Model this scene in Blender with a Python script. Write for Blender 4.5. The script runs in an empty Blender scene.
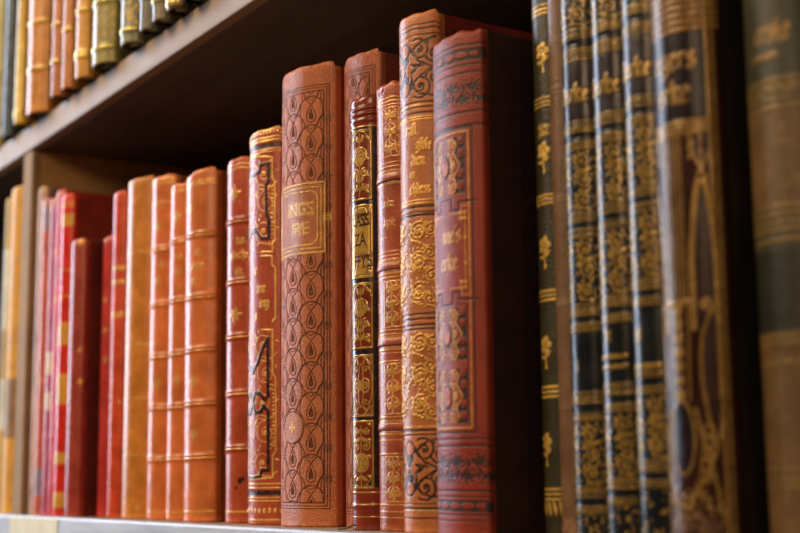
import bpy, bmesh, random
import numpy as np
from math import *
from mathutils import Matrix, Vector

random.seed(4)
SC = bpy.context.scene
COL = SC.collection

# ------------------------------------------------------------------ camera
F = 1340.; ROLL = radians(0.6); DIST = .30; EYE = .020548
PIT = radians(9.085); TH = radians(33.03)
cr, sr = cos(ROLL), sin(ROLL)
fh = np.array([-cos(TH), sin(TH), 0]); rt = np.array([sin(TH), cos(TH), 0.]); ZZ = np.array([0, 0, 1.])
fw = fh * cos(PIT) + ZZ * sin(PIT); up = np.cross(rt, fw)
CAM = np.array([0, -DIST, EYE])

cam = bpy.data.cameras.new('camera')
cam.sensor_width = 36; cam.lens = F / 800 * 36
cam.clip_start = .01; cam.clip_end = 50
cam.dof.use_dof = True; cam.dof.focus_distance = .595; cam.dof.aperture_fstop = 9.0
co = bpy.data.objects.new('camera', cam); COL.objects.link(co)
R_ = rt * cr - up * sr; U_ = up * cr + rt * sr
co.matrix_world = Matrix(((R_[0], U_[0], -fw[0], CAM[0]), (R_[1], U_[1], -fw[1], CAM[1]), (R_[2], U_[2], -fw[2], CAM[2]), (0, 0, 0, 1)))
SC.camera = co


def ray(x, y):
    dx, dy = x - 400, y - 266.5
    a = dx * cr - dy * sr; b = dx * sr + dy * cr
    return fw + rt * (a / F) - up * (b / F)


def onplane(x, y, yp):
    r = ray(x, y); return CAM + r * ((yp - CAM[1]) / r[1])


# ------------------------------------------------------------------ object helpers
def tag(o, label=None, cat=None, group=None, kind=None):
    for k, v in (('label', label), ('category', cat), ('group', group), ('kind', kind)):
        if v: o[k] = v
    return o


def empty(name, loc):
    o = bpy.data.objects.new(name, None); COL.objects.link(o)
    o.location = loc; o.empty_display_size = .02
    return o


def link(name, me, mats, parent=None):
    o = bpy.data.objects.new(name, me); COL.objects.link(o)
    for m in (mats if isinstance(mats, (list, tuple)) else [mats]): me.materials.append(m)
    if parent: o.parent = parent
    return o


def box_bm(bm, x0, x1, y0, y1, z0, z1, bev=0, mat=0, seg=2):
    r = bmesh.ops.create_cube(bm, size=1)
    vs = r['verts']
    for v in vs:
        v.co = Vector((x0 + (v.co.x + .5) * (x1 - x0), y0 + (v.co.y + .5) * (y1 - y0), z0 + (v.co.z + .5) * (z1 - z0)))
    fs = {f for v in vs for f in v.link_faces}
    for f in fs: f.material_index = mat
    if bev:
        es = list({e for v in vs for e in v.link_edges})
        bmesh.ops.bevel(bm, geom=es, offset=bev, segments=seg, affect='EDGES', profile=.6)


def bm_mesh(bm, name, smooth=False):
    me = bpy.data.meshes.new(name); bm.to_mesh(me); bm.free()
    if smooth:
        for p in me.polygons: p.use_smooth = True
    return me


# ------------------------------------------------------------------ node helpers
class NT:
    def __init__(s, name):
        s.m = bpy.data.materials.new(name); s.m.use_nodes = True
        s.t = s.m.node_tree; s.t.nodes.clear()
        s.out = s.t.nodes.new('ShaderNodeOutputMaterial')
        s.p = s.t.nodes.new('ShaderNodeBsdfPrincipled')
        s.t.links.new(s.p.outputs[0], s.out.inputs[0])

    def put(s, sock, v):
        if isinstance(v, (int, float)): sock.default_value = v
        elif isinstance(v, tuple): sock.default_value = (*v, 1) if len(v) == 3 and sock.type == 'RGBA' else v
        else: s.t.links.new(v, sock)

    def n(s, t, **k):
        nd = s.t.nodes.new(t)
        for a, v in k.items(): setattr(nd, a, v)
        return nd

    def math(s, op, a, b=0., c=0., clamp=False):
        nd = s.n('ShaderNodeMath', operation=op, use_clamp=clamp)
        s.put(nd.inputs[0], a); s.put(nd.inputs[1], b)
        if op in ('MULTIPLY_ADD',): s.put(nd.inputs[2], c)
        return nd.outputs[0]

    def mix(s, f, a, b):
        nd = s.n('ShaderNodeMix', data_type='RGBA')
        s.put(nd.inputs[0], f); s.put(nd.inputs[6], a); s.put(nd.inputs[7], b)
        return nd.outputs[2]

    def coord(s, sc=(1, 1, 1), off=(0, 0, 0)):
        tc = s.n('ShaderNodeTexCoord'); mp = s.n('ShaderNodeMapping')
        mp.inputs[1].default_value = off; mp.inputs[3].default_value = sc
        s.t.links.new(tc.outputs['Object'], mp.inputs[0]); return mp.outputs[0]

    def noise(s, vec, scale, det=3., rough=.55, lo=0., hi=1.):
        nd = s.n('ShaderNodeTexNoise'); s.put(nd.inputs['Vector'], vec)
        nd.inputs['Scale'].default_value = scale; nd.inputs['Detail'].default_value = det; nd.inputs['Roughness'].default_value = rough
        if (lo, hi) == (0., 1.): return nd.outputs[0]
        mr = s.n('ShaderNodeMapRange'); s.put(mr.inputs[0], nd.outputs[0])
        mr.inputs[1].default_value = lo; mr.inputs[2].default_value = hi
        return mr.outputs[0]

    def bump(s, h, strength, dist):
        b = s.n('ShaderNodeBump'); b.inputs['Strength'].default_value = strength; b.inputs['Distance'].default_value = dist
        s.put(b.inputs['Height'], h); s.t.links.new(b.outputs[0], s.p.inputs['Normal'])


def mul(c, k): return tuple(min(1., x * k) for x in c[:3])


def leather(name, base, gold=(.80, .46, .09), ink=(.012, .011, .013), sec=(.3, .1, .04), rough=.42, mott=.35, wear=.5, grain=.25, gs=900, gd=.0006, metal=.3, spec=.36):
    t = NT(name)
    off = tuple(random.uniform(-3, 3) for _ in range(3))
    v = t.coord((1, 1, 1), off); vs = t.coord((1, 1, .18), off)
    at = t.n('ShaderNodeAttribute', attribute_name='pat')
    sp = t.n('ShaderNodeSeparateColor'); t.t.links.new(at.outputs['Color'], sp.inputs[0])
    n1 = t.noise(v, 70, 6, .65, .3, .7)
    n2 = t.noise(vs, 220, 4, .6, .35, .65)
    n3 = t.noise(v, 520, 4, .7, .34, .56)
    n4 = t.noise(v, gs, 3, .6)
    b = t.mix(n1, mul(base, 1 - mott), mul(base, 1 + mott))
    b = t.mix(t.math('MULTIPLY', n2, mott * .5), b, mul(base, 1.5))
    s2 = t.mix(n1, mul(sec, .75), mul(sec, 1.25))
    b = t.mix(sp.outputs[2], b, s2)
    worn = t.math('MULTIPLY', at.outputs['Alpha'], t.noise(v, 300, 4, .7, .35, .6))
    b = t.mix(worn, b, mul((base[0] * 1.1 + .12, base[1] * 1.1 + .07, base[2] * 1.1 + .04), 1.25))
    k = t.math('MULTIPLY', sp.outputs[1], t.math('MULTIPLY_ADD', n3, .35, .65))
    b = t.mix(k, b, ink)
    g = t.math('MULTIPLY', sp.outputs[0], t.math('MULTIPLY_ADD', n3, wear, 1 - wear))
    gc = t.mix(n1, mul(gold, .72), mul(gold, 1.2))
    b = t.mix(g, b, gc)
    t.put(t.p.inputs['Base Color'], b)
    t.put(t.p.inputs['Metallic'], t.math('MULTIPLY', g, metal))
    rr = t.math('MULTIPLY_ADD', n1, .16, rough * .8 - .08)
    t.put(t.p.inputs['Roughness'], t.math('MULTIPLY_ADD', g, -.06, rr))
    t.p.inputs['Specular IOR Level'].default_value = spec
    t.bump(n4, grain, gd)
    return t.m


def plain(name, base, rough=.5, mott=.3, grain=.2, gs=700):
    t = NT(name); off = tuple(random.uniform(-3, 3) for _ in range(3))
    v = t.coord((1, 1, 1), off)
    n1 = t.noise(v, 60, 5, .6, .3, .7)
    t.put(t.p.inputs['Base Color'], t.mix(n1, mul(base, 1 - mott), mul(base, 1 + mott)))
    t.p.inputs['Roughness'].default_value = rough
    t.bump(t.noise(v, gs, 3, .6), grain, .0006)
    return t.m


def wood(name, c0, c1, rough=.45, stretch=.06, scale=90):
    t = NT(name)
    v = t.coord((stretch, 1, 1), (1.3, .2, .7))
    n1 = t.noise(v, scale, 6, .65, .3, .7); n2 = t.noise(t.coord((1, 1, 1)), 14, 4, .6, .3, .7)
    b = t.mix(n1, c0, c1)
    b = t.mix(t.math('MULTIPLY', n2, .35), b, mul(c0, .6))
    t.put(t.p.inputs['Base Color'], b)
    t.put(t.p.inputs['Roughness'], t.math('MULTIPLY_ADD', n1, .15, rough - .07))
    t.bump(n1, .25, .0008)
    return t.m


def paper_block():
    t = NT('page_edges')
    v = t.coord((1, .02, .02))
    n1 = t.noise(v, 1600, 2, .5, .35, .65)
    t.put(t.p.inputs['Base Color'], t.mix(n1, (.42, .33, .2), (.66, .55, .38)))
    t.p.inputs['Roughness'].default_value = .9
    t.bump(n1, .3, .0005)
    return t.m


PAGES = paper_block()

# ------------------------------------------------------------------ pattern canvas: a grid over the spine, mm units
CH = {'g': 0, 'k': 1, 's': 2, 'a': 3}
_font_cache = {}


def font_tris(txt):
    if txt in _font_cache: return _font_cache[txt]
    cu = bpy.data.curves.new('t', 'FONT'); cu.body = txt; cu.size = 1; cu.align_x = 'CENTER'
    ob = bpy.data.objects.new('t', cu); COL.objects.link(ob)
    me = ob.to_mesh(); me.calc_loop_triangles()
    co_ = np.array([v.co[:2] for v in me.vertices]); tr = [tuple(x.vertices) for x in me.loop_triangles]
    ob.to_mesh_clear(); bpy.data.objects.remove(ob); bpy.data.curves.remove(cu)
    _font_cache[txt] = (co_, tr); return co_, tr


class Pat:
    def __init__(s, U, h, res):
        s.U, s.h, s.res = U, h, res
        s.nu = int(2 * U / res) + 2; s.nv = int(h / res) + 2
        s.u = np.linspace(-U, U, s.nu); s.v = np.linspace(0, h, s.nv)
        s.du = s.u[1] - s.u[0]; s.dv = s.v[1] - s.v[0]
        s.uo = 0.; s.A = np.zeros((s.nv, s.nu, 4), np.float32); s.H = np.zeros((s.nv, s.nu), np.float32)

    def win(s, u0, u1, v0, v1):
        i0 = max(0, int((u0 + s.U) / s.du) - 1); i1 = min(s.nu, int((u1 + s.U) / s.du) + 3)
        j0 = max(0, int(v0 / s.dv) - 1); j1 = min(s.nv, int(v1 / s.dv) + 3)
        if i1 <= i0 or j1 <= j0: return None
        gu, gv = np.meshgrid(s.u[i0:i1], s.v[j0:j1])
        return (slice(j0, j1), slice(i0, i1)), gu, gv

    def paint(s, sl, m, ch, dh=None):
        a = s.A[sl]
        a *= (1 - m)[..., None]
        if ch: a[..., CH[ch]] += m
        if dh is not None: s.H[sl] = s.H[sl] * (1 - m) + dh * m

    def stroke(s, pts, w, ch, dh=None, mir=False):
        pts = [tuple(p) for p in pts]
        if mir: s.stroke([(-p[0], p[1]) for p in pts], w, ch, dh)
        pts = [(p[0] + s.uo, p[1]) for p in pts]
        P = np.array(pts); m_ = w / 2 + s.res
        W = s.win(P[:, 0].min() - m_, P[:, 0].max() + m_, P[:, 1].min() - m_, P[:, 1].max() + m_)
        if W is None: return
        sl, gu, gv = W; d2 = np.full(gu.shape, 1e9)
        for (a, b), (c, d) in zip(pts[:-1], pts[1:]):
            du, dv = c - a, d - b; L = du * du + dv * dv + 1e-12
            t = np.clip(((gu - a) * du + (gv - b) * dv) / L, 0, 1)
            d2 = np.minimum(d2, (gu - a - t * du) ** 2 + (gv - b - t * dv) ** 2)
        m = np.clip(.5 + (w / 2 - np.sqrt(d2)) / s.res, 0, 1) * min(1., w / s.res + .15)
        s.paint(sl, m, ch, dh)

    def nib(s, pts, w, ch, dh=None, ang=.7):
        for k in (-.5, -.25, 0, .25, .5):
            o = (cos(ang) * w * k, sin(ang) * w * k)
            s.stroke([(p[0] + o[0], p[1] + o[1]) for p in pts], w * .3, ch, dh)

    def fill(s, pts, ch, dh=None, mir=False):
        if mir: s.fill([(-p[0], p[1]) for p in pts], ch, dh)
        P = np.array(pts, float); P[:, 0] += s.uo
        W = s.win(P[:, 0].min(), P[:, 0].max(), P[:, 1].min(), P[:, 1].max())
        if W is None: return
        sl, gu, gv = W; acc = np.zeros(gu.shape)
        for ou in (-.25, .25):
            for ov in (-.25, .25):
                x = gu + ou * s.du; y = gv + ov * s.dv; ins = np.zeros(gu.shape, bool)
                for i in range(len(P)):
                    a, b = P[i - 1], P[i]
                    if a[1] == b[1]: continue
                    c = ((a[1] > y) != (b[1] > y)) & (x < (b[0] - a[0]) * (y - a[1]) / (b[1] - a[1]) + a[0])
                    ins ^= c
                acc += ins * .25
        s.paint(sl, acc, ch, dh)

    def rect(s, u0, u1, v0, v1, ch, dh=None): s.fill([(u0, v0), (u1, v0), (u1, v1), (u0, v1)], ch, dh)

    def frame(s, u0, u1, v0, v1, w, ch, dh=None): s.stroke([(u0, v0), (u1, v0), (u1, v1), (u0, v1), (u0, v0)], w, ch, dh)

    def band(s, v, w, ch, dh=None, uu=None):
        uu = uu or s.U; s.rect(-uu - s.uo, uu - s.uo, v - w / 2, v + w / 2, ch, dh)

    def ell(s, cu, cv, ru, rv, ch, dh=None, w=None, a0=0, a1=2 * pi, mir=False, n=28):
        p = [(cu + ru * cos(a0 + (a1 - a0) * i / n), cv + rv * sin(a0 + (a1 - a0) * i / n)) for i in range(n + 1)]
        if w: s.stroke(p, w, ch, dh, mir)
        else: s.fill(p, ch, dh, mir)

    def spiral(s, cu, cv, r, a0, turns, w, ch, dh=None, dot=True, mir=False):
        n = int(16 * abs(turns)) + 6
        p = [(cu + r * (1 - .88 * i / n) * cos(a0 + 2 * pi * turns * i / n), cv + r * (1 - .88 * i / n) * sin(a0 + 2 * pi * turns * i / n)) for i in range(n + 1)]
        s.stroke(p, w, ch, dh, mir)
        if dot: s.ell(cu, cv, r * .2, r * .2, ch, dh, mir=mir, n=10)

    def leaf(s, u, v, ln, wd, ang, ch, dh=None, mir=False, curl=.25):
        c, d = cos(ang), sin(ang); p = []
        for i in range(13):
            t = i / 12; y = wd * sin(pi * t) ** .8 * (1 - .35 * t); p.append((t * ln, y + curl * ln * t * t))
        for i in range(12, -1, -1):
            t = i / 12; y = -wd * sin(pi * t) ** .8 * (1 - .35 * t); p.append((t * ln, y + curl * ln * t * t))
        s.fill([(u + a * c - b * d, v + a * d + b * c) for a, b in p], ch, dh, mir)

    def text(s, txt, cu, cv, size, ch, sx=1., bold=0., dh=None, right=False):
        P, tr = font_tris(txt); P = P * size; P = P * np.array([sx, 1])
        if right: P[:, 0] -= P[:, 0].max()
        P = P + np.array([cu + s.uo, cv])
        W = s.win(P[:, 0].min() - .5, P[:, 0].max() + .5, P[:, 1].min() - .5, P[:, 1].max() + .5)
        if W is None: return
        sl, gu, gv = W; best = np.full(gu.shape, -9.)
        for t in tr:
            a, b, c = P[t[0]], P[t[1]], P[t[2]]
            if (b[0] - a[0]) * (c[1] - a[1]) - (b[1] - a[1]) * (c[0] - a[0]) < 0: b, c = c, b
            dd = None
            for p, q in ((a, b), (b, c), (c, a)):
                e = q - p; L = hypot(*e) + 1e-9
                k = (e[0] * (gv - p[1]) - e[1] * (gu - p[0])) / L
                dd = k if dd is None else np.minimum(dd, k)
            best = np.maximum(best, dd)
        s.paint(sl, np.clip(.5 + (best + bold) / s.res, 0, 1), ch, dh)

    def ridge(s, v0, w, amp, ul): s.H += amp * np.exp(-((s.v - v0) / w) ** 2)[:, None] * (np.abs(s.u) < ul)[None, :]

    # ---- repeated ornament
    def foliage(s, u0, u1, v0, v1, ch, w=.35, n=3, dh=None, mir=True, dense=True, seed=0):
        """leafy scrolls climbing a panel, mirrored about the middle"""
        rg = random.Random(seed); um = (u0 + u1) / 2; wu = (u1 - u0) / 2; hh = (v1 - v0) / n
        for i in range(n):
            vc = v0 + hh * (i + .5); r = min(wu * .8, hh * .42); sgn = 1 if i % 2 else -1
            s.spiral(um + .1 * wu * sgn, vc, r, pi / 2 * sgn, 1.6 * sgn, w, ch, dh, mir=mir)
            s.stroke([(um + .1 * wu * sgn, vc + r * sgn), (um - .5 * wu * sgn, vc + (r + hh * .08) * sgn), (um - .9 * wu * sgn, vc + hh * .3 * sgn)], w, ch, dh, mir)
            if dense:
                for a in (.3, 1.2, 2.2, 3.2, 4.2, 5.2):
                    s.leaf(um + r * 1.02 * cos(a), vc + r * 1.02 * sin(a), min(wu, hh) * .34, w * 1.1, a + .8 * sgn, ch, dh, mir)
                for k in range(3):
                    s.ell(u0 + (u1 - u0) * rg.random(), vc + hh * (rg.random() - .5), w * .8, w * .8, ch, dh, mir=mir, n=8)
            s.leaf(u0 + .1 * wu, vc + hh * .4, hh * .3, w * 1.4, -pi / 2 + .5, ch, dh, mir)

    def sprig(s, u, v, sz, ch, dh=None, rot=0.):
        for a in (0, 1.05, 2.1, pi, 4.2, 5.25): s.leaf(u, v, sz * (.95 if a in (0, pi) else .75), sz * .2, a + rot, ch, dh, curl=.15)
        s.ell(u, v, sz * .22, sz * .22, ch, dh, n=10)
        s.stroke([(u, v - sz * .9), (u, v + sz * .9)], sz * .12, ch, dh)

    def speckle(s, u0, u1, v0, v1, n, sz, ch, seed=0, dh=None):
        rg = random.Random(seed)
        for _ in range(n):
            a = rg.random() * 6.28; k = sz * rg.uniform(.5, 1.2)
            s.leaf(rg.uniform(u0, u1), rg.uniform(v0, v1), k * 2, k * .45, a, ch, dh)


FRAK = {
    'i': [[(-.14, .86), (.02, .98), (.02, .1), (.2, .02)], [(0, 1.3), (.06, 1.36)]],
    'n': [[(-.14, .86), (.02, .98), (.02, .08)], [(.02, .8), (.36, 1), (.5, .86), (.5, .1), (.66, .02)]],
    'u': [[(-.1, .95), (.04, .9), (.04, .15), (.25, .0), (.5, .2)], [(.5, .98), (.5, .1), (.66, .02)]],
    'r': [[(-.14, .86), (.02, .98), (.02, .05)], [(.02, .8), (.28, 1), (.4, .9)]],
    'e': [[(.4, .12), (.2, 0), (.02, .15), (.02, .85), (.22, 1), (.42, .85), (.4, .62), (.04, .45)]],
    'a': [[(.02, .85), (.24, 1), (.44, .85), (.44, .12), (.6, .02)], [(.44, .55), (.12, .45), (0, .22), (.16, 0), (.44, .2)]],
    'o': [[(.24, 1), (.02, .8), (.02, .2), (.24, 0), (.46, .2), (.46, .8), (.24, 1)]],
    'd': [[(.1, .72), (0, .5), (.02, .15), (.22, 0), (.46, .18), (.46, .75), (.02, 1.45)]],
    'b': [[(-.08, 1.4), (.04, 1.5), (.04, .12), (.25, 0), (.48, .2), (.48, .72), (.3, .95), (.05, .75)]],
    'h': [[(-.08, 1.4), (.04, 1.5), (.04, .05)], [(.04, .75), (.32, 1), (.48, .8), (.46, .1), (.3, -.4)]],
    'k': [[(-.08, 1.4), (.04, 1.5), (.04, .05)], [(.04, .6), (.3, 1), (.42, .85), (.1, .55), (.34, .08), (.48, .02)]],
    'l': [[(-.08, 1.4), (.04, 1.5), (.04, .12), (.22, .02)]],
    's': [[(.4, .88), (.2, 1), (.03, .82), (.1, .6), (.36, .45), (.44, .2), (.2, 0), (0, .12)]],
    'S': [[(.42, 1.38), (.2, 1.5), (.03, 1.3), (.04, -.1)]],
    'f': [[(.42, 1.38), (.2, 1.5), (.03, 1.3), (.04, -.1)], [(-.16, .92), (.3, .95)]],
    't': [[(.03, 1.3), (.03, .15), (.22, .0), (.34, .1)], [(-.16, .94), (.3, .96)]],
    'c': [[(.38, .88), (.18, 1), (.02, .85), (.02, .15), (.2, 0), (.38, .1)]],
    'g': [[(.24, 1), (.02, .8), (.02, .3), (.22, .12), (.46, .3), (.46, 1), (.46, -.2), (.25, -.42), (.02, -.3)]],
    'm': [[(-.14, .86), (.02, .98), (.02, .08)], [(.02, .8), (.3, 1), (.42, .86), (.42, .08)], [(.42, .8), (.7, 1), (.84, .86), (.84, .1), (.98, .02)]],
    'W': [[(-.1, 1.3), (.05, 1.45), (.05, .2), (.28, 0), (.5, .25), (.5, 1.4)], [(.5, .2), (.75, 0), (1., .3), (.95, 1.1), (.8, 1.45)]],
    'H': [[(.0, 1.2), (.1, 1.45), (.45, 1.3), (.1, .9), (.1, .1), (-.05, 0)], [(.1, .75), (.5, .95), (.6, .7), (.55, .1), (.35, -.35)]],
    "'": [[(.05, 1.5), (.0, 1.25)]], '.': [[(.05, .05), (.1, .1)]], '-': [[(0, .5), (.4, .5)]],
}
ADV = {'m': 1.12, 'W': 1.25, 'i': .4, 'l': .38, "'": .25, '.': .3, 'H': .85, 'f': .5, 't': .5, 'r': .55, 'S': .5}


def frak(P, txt, right, base, xh, ch, nibw=.22, sx=1., dh=None):
    adv = [ADV.get(c, .68) if c != ' ' else .5 for c in txt]
    x = right - sum(adv) * xh * sx
    for c, a in zip(txt, adv):
        for st in FRAK.get(c, []):
            P.nib([(x + (.15 + p[0]) * xh * sx, base + p[1] * xh) for p in st], nibw * xh, ch, dh)
        x += a * xh * sx


# ------------------------------------------------------------------ book builder
EXT = 9.


def profile(R, al, us):
    """plan curve of a spine (mm): round back, then the French groove turning into the boards"""
    La = R * al; n = 400
    s_ = np.linspace(0, La + EXT, n); ds = s_[1] - s_[0]
    def ang(s):
        if s <= La: return s / R
        t = s - La; a = al + t / 2.2
        return min(a, radians(104)) if t < 4 else max(radians(90), radians(104) - (t - 4) / 2 * radians(14))
    x = np.zeros(n); y = np.zeros(n); a_ = np.array([ang(s) for s in s_])
    for i in range(1, n):
        m = (a_[i] + a_[i - 1]) / 2; x[i] = x[i - 1] + cos(m) * ds; y[i] = y[i - 1] + sin(m) * ds
    au = np.abs(us); sg = np.sign(us)
    return np.interp(au, s_, x) * sg, np.interp(au, s_, y), np.interp(au, s_, a_) * sg, x[-1], np.interp(La, s_, y)


class Book:
    def __init__(s, X, rec, R, al, h, z0=0., dep=.15):
        s.X, s.rec, s.R, s.al, s.h, s.z0, s.dep = X, rec, R, radians(al), h, z0, dep
        s.La = R * s.al; s.lean = 0.; s.uo = 0.

    def q(s, x, y):
        """where the sight line through a spot of the photograph meets this spine: (u, v) in mm"""
        r = ray(x, y); cx, cy = s.X / 1000, (s.rec + s.R) / 1000; ox, oy = CAM[0] - cx, CAM[1] - cy
        a = r[0] ** 2 + r[1] ** 2; b = ox * r[0] + oy * r[1]; c = ox * ox + oy * oy - (s.R / 1000) ** 2
        d = b * b - a * c
        t = (-b - (sqrt(d) if d > 0 else 0)) / a
        px, py = ox + r[0] * t, oy + r[1] * t
        return s.R * atan2(px, -py) - s.uo, (CAM[2] + r[2] * t - s.z0) * 1000

    def v(s, y, x=None):
        if x is None:
            x = s.xm
        return s.q(x, y)[1]

    def canvas(s, res):
        P = Pat(s.La + EXT, s.h, res); P.uo = s.uo; return P

    def build(s, P, mat, cover_mat, label, group, cap=2.0, wave=.5, cov_rects=None, cov_ink=None, seed=0, name='book', cat='book', tilt=1.2):
        rg = random.Random(seed)
        root = empty(name, (s.X / 1000, s.rec / 1000, s.z0)); tag(root, label, cat, group); root.rotation_euler.y = radians(s.lean)
        x, y, a, xe, yj = profile(s.R, s.al, P.u)
        nx, ny = np.sin(a), -np.cos(a)
        inarc = np.clip((s.La + 1 - np.abs(P.u)) / 1.5, 0, 1)
        rows = []; cols = []
        ph = rg.random() * 6
        ku = P.u / s.La
        top = s.h + tilt * ku * inarc + wave * (np.sin(ku * 2.3 + ph) * .5 + np.sin(ku * 5.1 + 2 * ph) * .3 + np.sin(ku * 11 + 3 * ph) * .22 + .25 * np.clip(np.abs(ku), 0, 1) ** 3 - .2) * inarc - .0
        rb = .9
        def row(off, z, j):
            rows.append(np.stack([x + nx * off, y + ny * off, z], 1)); cols.append(P.A[j])
        for t in (0, 30, 60):
            row(-rb * (1 - sin(radians(t))) - .0, np.full(P.nu, rb * (1 - cos(radians(t)))), 0)
        for j in range(P.nv):
            if P.v[j] < rb or P.v[j] > s.h - cap: continue
            f = P.v[j] / s.h
            z = P.v[j] + (top - s.h) * np.clip((f - .9) / .1, 0, 1) ** 2
            off = P.H[j] * inarc
            rows.append(np.stack([x + nx * off, y + ny * off, z], 1)); cols.append(P.A[j])
        for t in (20, 45, 70, 90, 120):
            tt = radians(t)
            row(-cap * (1 - cos(tt)) * .8, top - cap + cap * sin(tt), P.nv - 1)
        # turned-in inner edge
        row(-cap * 1.4, top - cap * 1.6, P.nv - 1)
        V = np.concatenate(rows) / 1000; Cc = np.concatenate(cols)
        nr, nu = len(rows), P.nu
        idx = np.arange(nr * nu).reshape(nr, nu)
        q = np.stack([idx[:-1, :-1], idx[:-1, 1:], idx[1:, 1:], idx[1:, :-1]], -1).reshape(-1, 4)
        me = bpy.data.meshes.new('spine')
        me.vertices.add(len(V)); me.vertices.foreach_set('co', V.astype(np.float32).ravel())
        me.loops.add(q.size); me.loops.foreach_set('vertex_index', q.astype(np.int32).ravel())
        me.polygons.add(len(q)); me.polygons.foreach_set('loop_start', np.arange(0, q.size, 4, dtype=np.int32))
        me.polygons.foreach_set('use_smooth', np.ones(len(q), bool))
        me.update(calc_edges=True); me.validate()
        at = me.color_attributes.new('pat', 'FLOAT_COLOR', 'POINT')
        at.data.foreach_set('color', Cc.astype(np.float32).ravel())
        link('spine', me, mat, root)
        # boards
        xo = xe + .25; y0 = yj + 3.2; hb = s.h - .3; th = min(2.4, s.R * .16 + .6); D = s.dep * 1000
        for sg in (-1, 1):
            bm = bmesh.new()
            xa, xb = sorted((sg * (xo - th), sg * xo))
            box_bm(bm, xa / 1000, xb / 1000, y0 / 1000, D / 1000, 0, hb / 1000, bev=.0007)
            if cov_rects and sg == 1:
                for (a0, a1, b0, b1) in cov_rects:
                    box_bm(bm, (xo - .2) / 1000, (xo + .06) / 1000, (y0 + a0) / 1000, (y0 + a1) / 1000, b0 / 1000, b1 / 1000, mat=1)
            link('cover', bm_mesh(bm, 'cover'), [cover_mat] + ([cov_ink] if cov_rects else []), root)
        bm = bmesh.new()
        box_bm(bm, -(xo - th - .05) / 1000, (xo - th - .05) / 1000, (yj + 1.5) / 1000, (D - 3) / 1000, .0022, (s.h - 4.2) / 1000, bev=.0004)
        link('page_block', bm_mesh(bm, 'page_block'), PAGES, root)
        return root


BOOKS = dict((t[0], t[1:]) for t in [
('c0', -1010.5, -3, 7.5, 60, 238), ('c1', -984, -6, 17.5, 60, 241), ('b1', -918.9, -7, 6.5, 60, 228.5),
('b2', -905.6, -8, 6.5, 60, 217.4), ('b3', -892.5, -6.6, 6.3, 60, 216), ('b4', -879, -7, 7, 60, 219),
('b5', -862.7, -8.9, 9.5, 60, 212.5), ('b6', -842.5, -8, 10.5, 60, 178.4), ('b7', -819.6, 5, 8, 60, 178),
('b8', -799.9, 4, 9, 60, 204), ('b9', -771.2, 3, 18, 60, 206.3), ('b10', -737.8, 5, 15.5, 60, 201.6),
('b11', -710.1, 5.0, 13.5, 60, 192.4), ('b12', -671.1, -1.0, 18.0, 60, 190.8), ('b13', -632.6, 5.0, 15.5, 60, 191.1),
('b14', -598.5, 1.5, 19.5, 50, 198), ('b15', -559.4, 0, 25.6, 60, 218.8), ('b16', -520.7, 12, 20.5, 46, 217.8),
('b17', -494.2, -2.2, 11, 60, 189.2), ('b18', -472.6, -1.1, 15, 44, 190), ('b19', -447.3, -5.5, 15, 60, 211.4),
('b20', -415.6, -9.0, 24.5, 40, 193.0), ('b21', -386.5, 15.7, 9.0, 60, 218.0), ('b22', -372.5, 11.0, 5.5, 60, 216.0),
('b23', -356.6, 5.0, 9.5, 60, 215.0), ('b24', -337.8, 3.0, 9.5, 60, 215.0), ('b25', -319.1, 0.2, 9.5, 60, 215.0),
('b26', -294.9, -7.4, 15.5, 60, 221.0), ('b27', -266.0, 4.0, 15.0, 60, 213.0)])
GL = 'books on the lower shelf'
GU = 'books on the upper shelf'


AXIS = dict(b15=4.2, b16=2.5, b17=3.65, b18=5.1)
LEAN = dict(b12=-.9, b13=-.5, b14=-.3, b20=.4)


def bk(k, xm, dep=.15):
    X, rec, R, al, h = BOOKS[k]
    b = Book(X, rec, R, al, h, dep=dep); b.xm = xm; b.k = k; b.lean = LEAN.get(k, 0); b.uo = AXIS.get(k, 0.)
    return b


def mp(b, pts): return [b.q(x, y) for x, y in pts]


def ends(P, amt=.7, hh=2.5):
    """rubbed head and tail"""
    t = np.clip(1 - P.v / hh, 0, 1) + np.clip(1 - (P.h - P.v) / (hh * 1.3), 0, 1)
    P.A[..., 3] = np.maximum(P.A[..., 3], (t * amt)[:, None] * (1 - P.A[..., :3].sum(-1)))


def blines(P, b, ys, w, ch, dh=None, x=None):
    for y in ys: P.band(b.v(y, x), w, ch, dh, b.La + 2)


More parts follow.
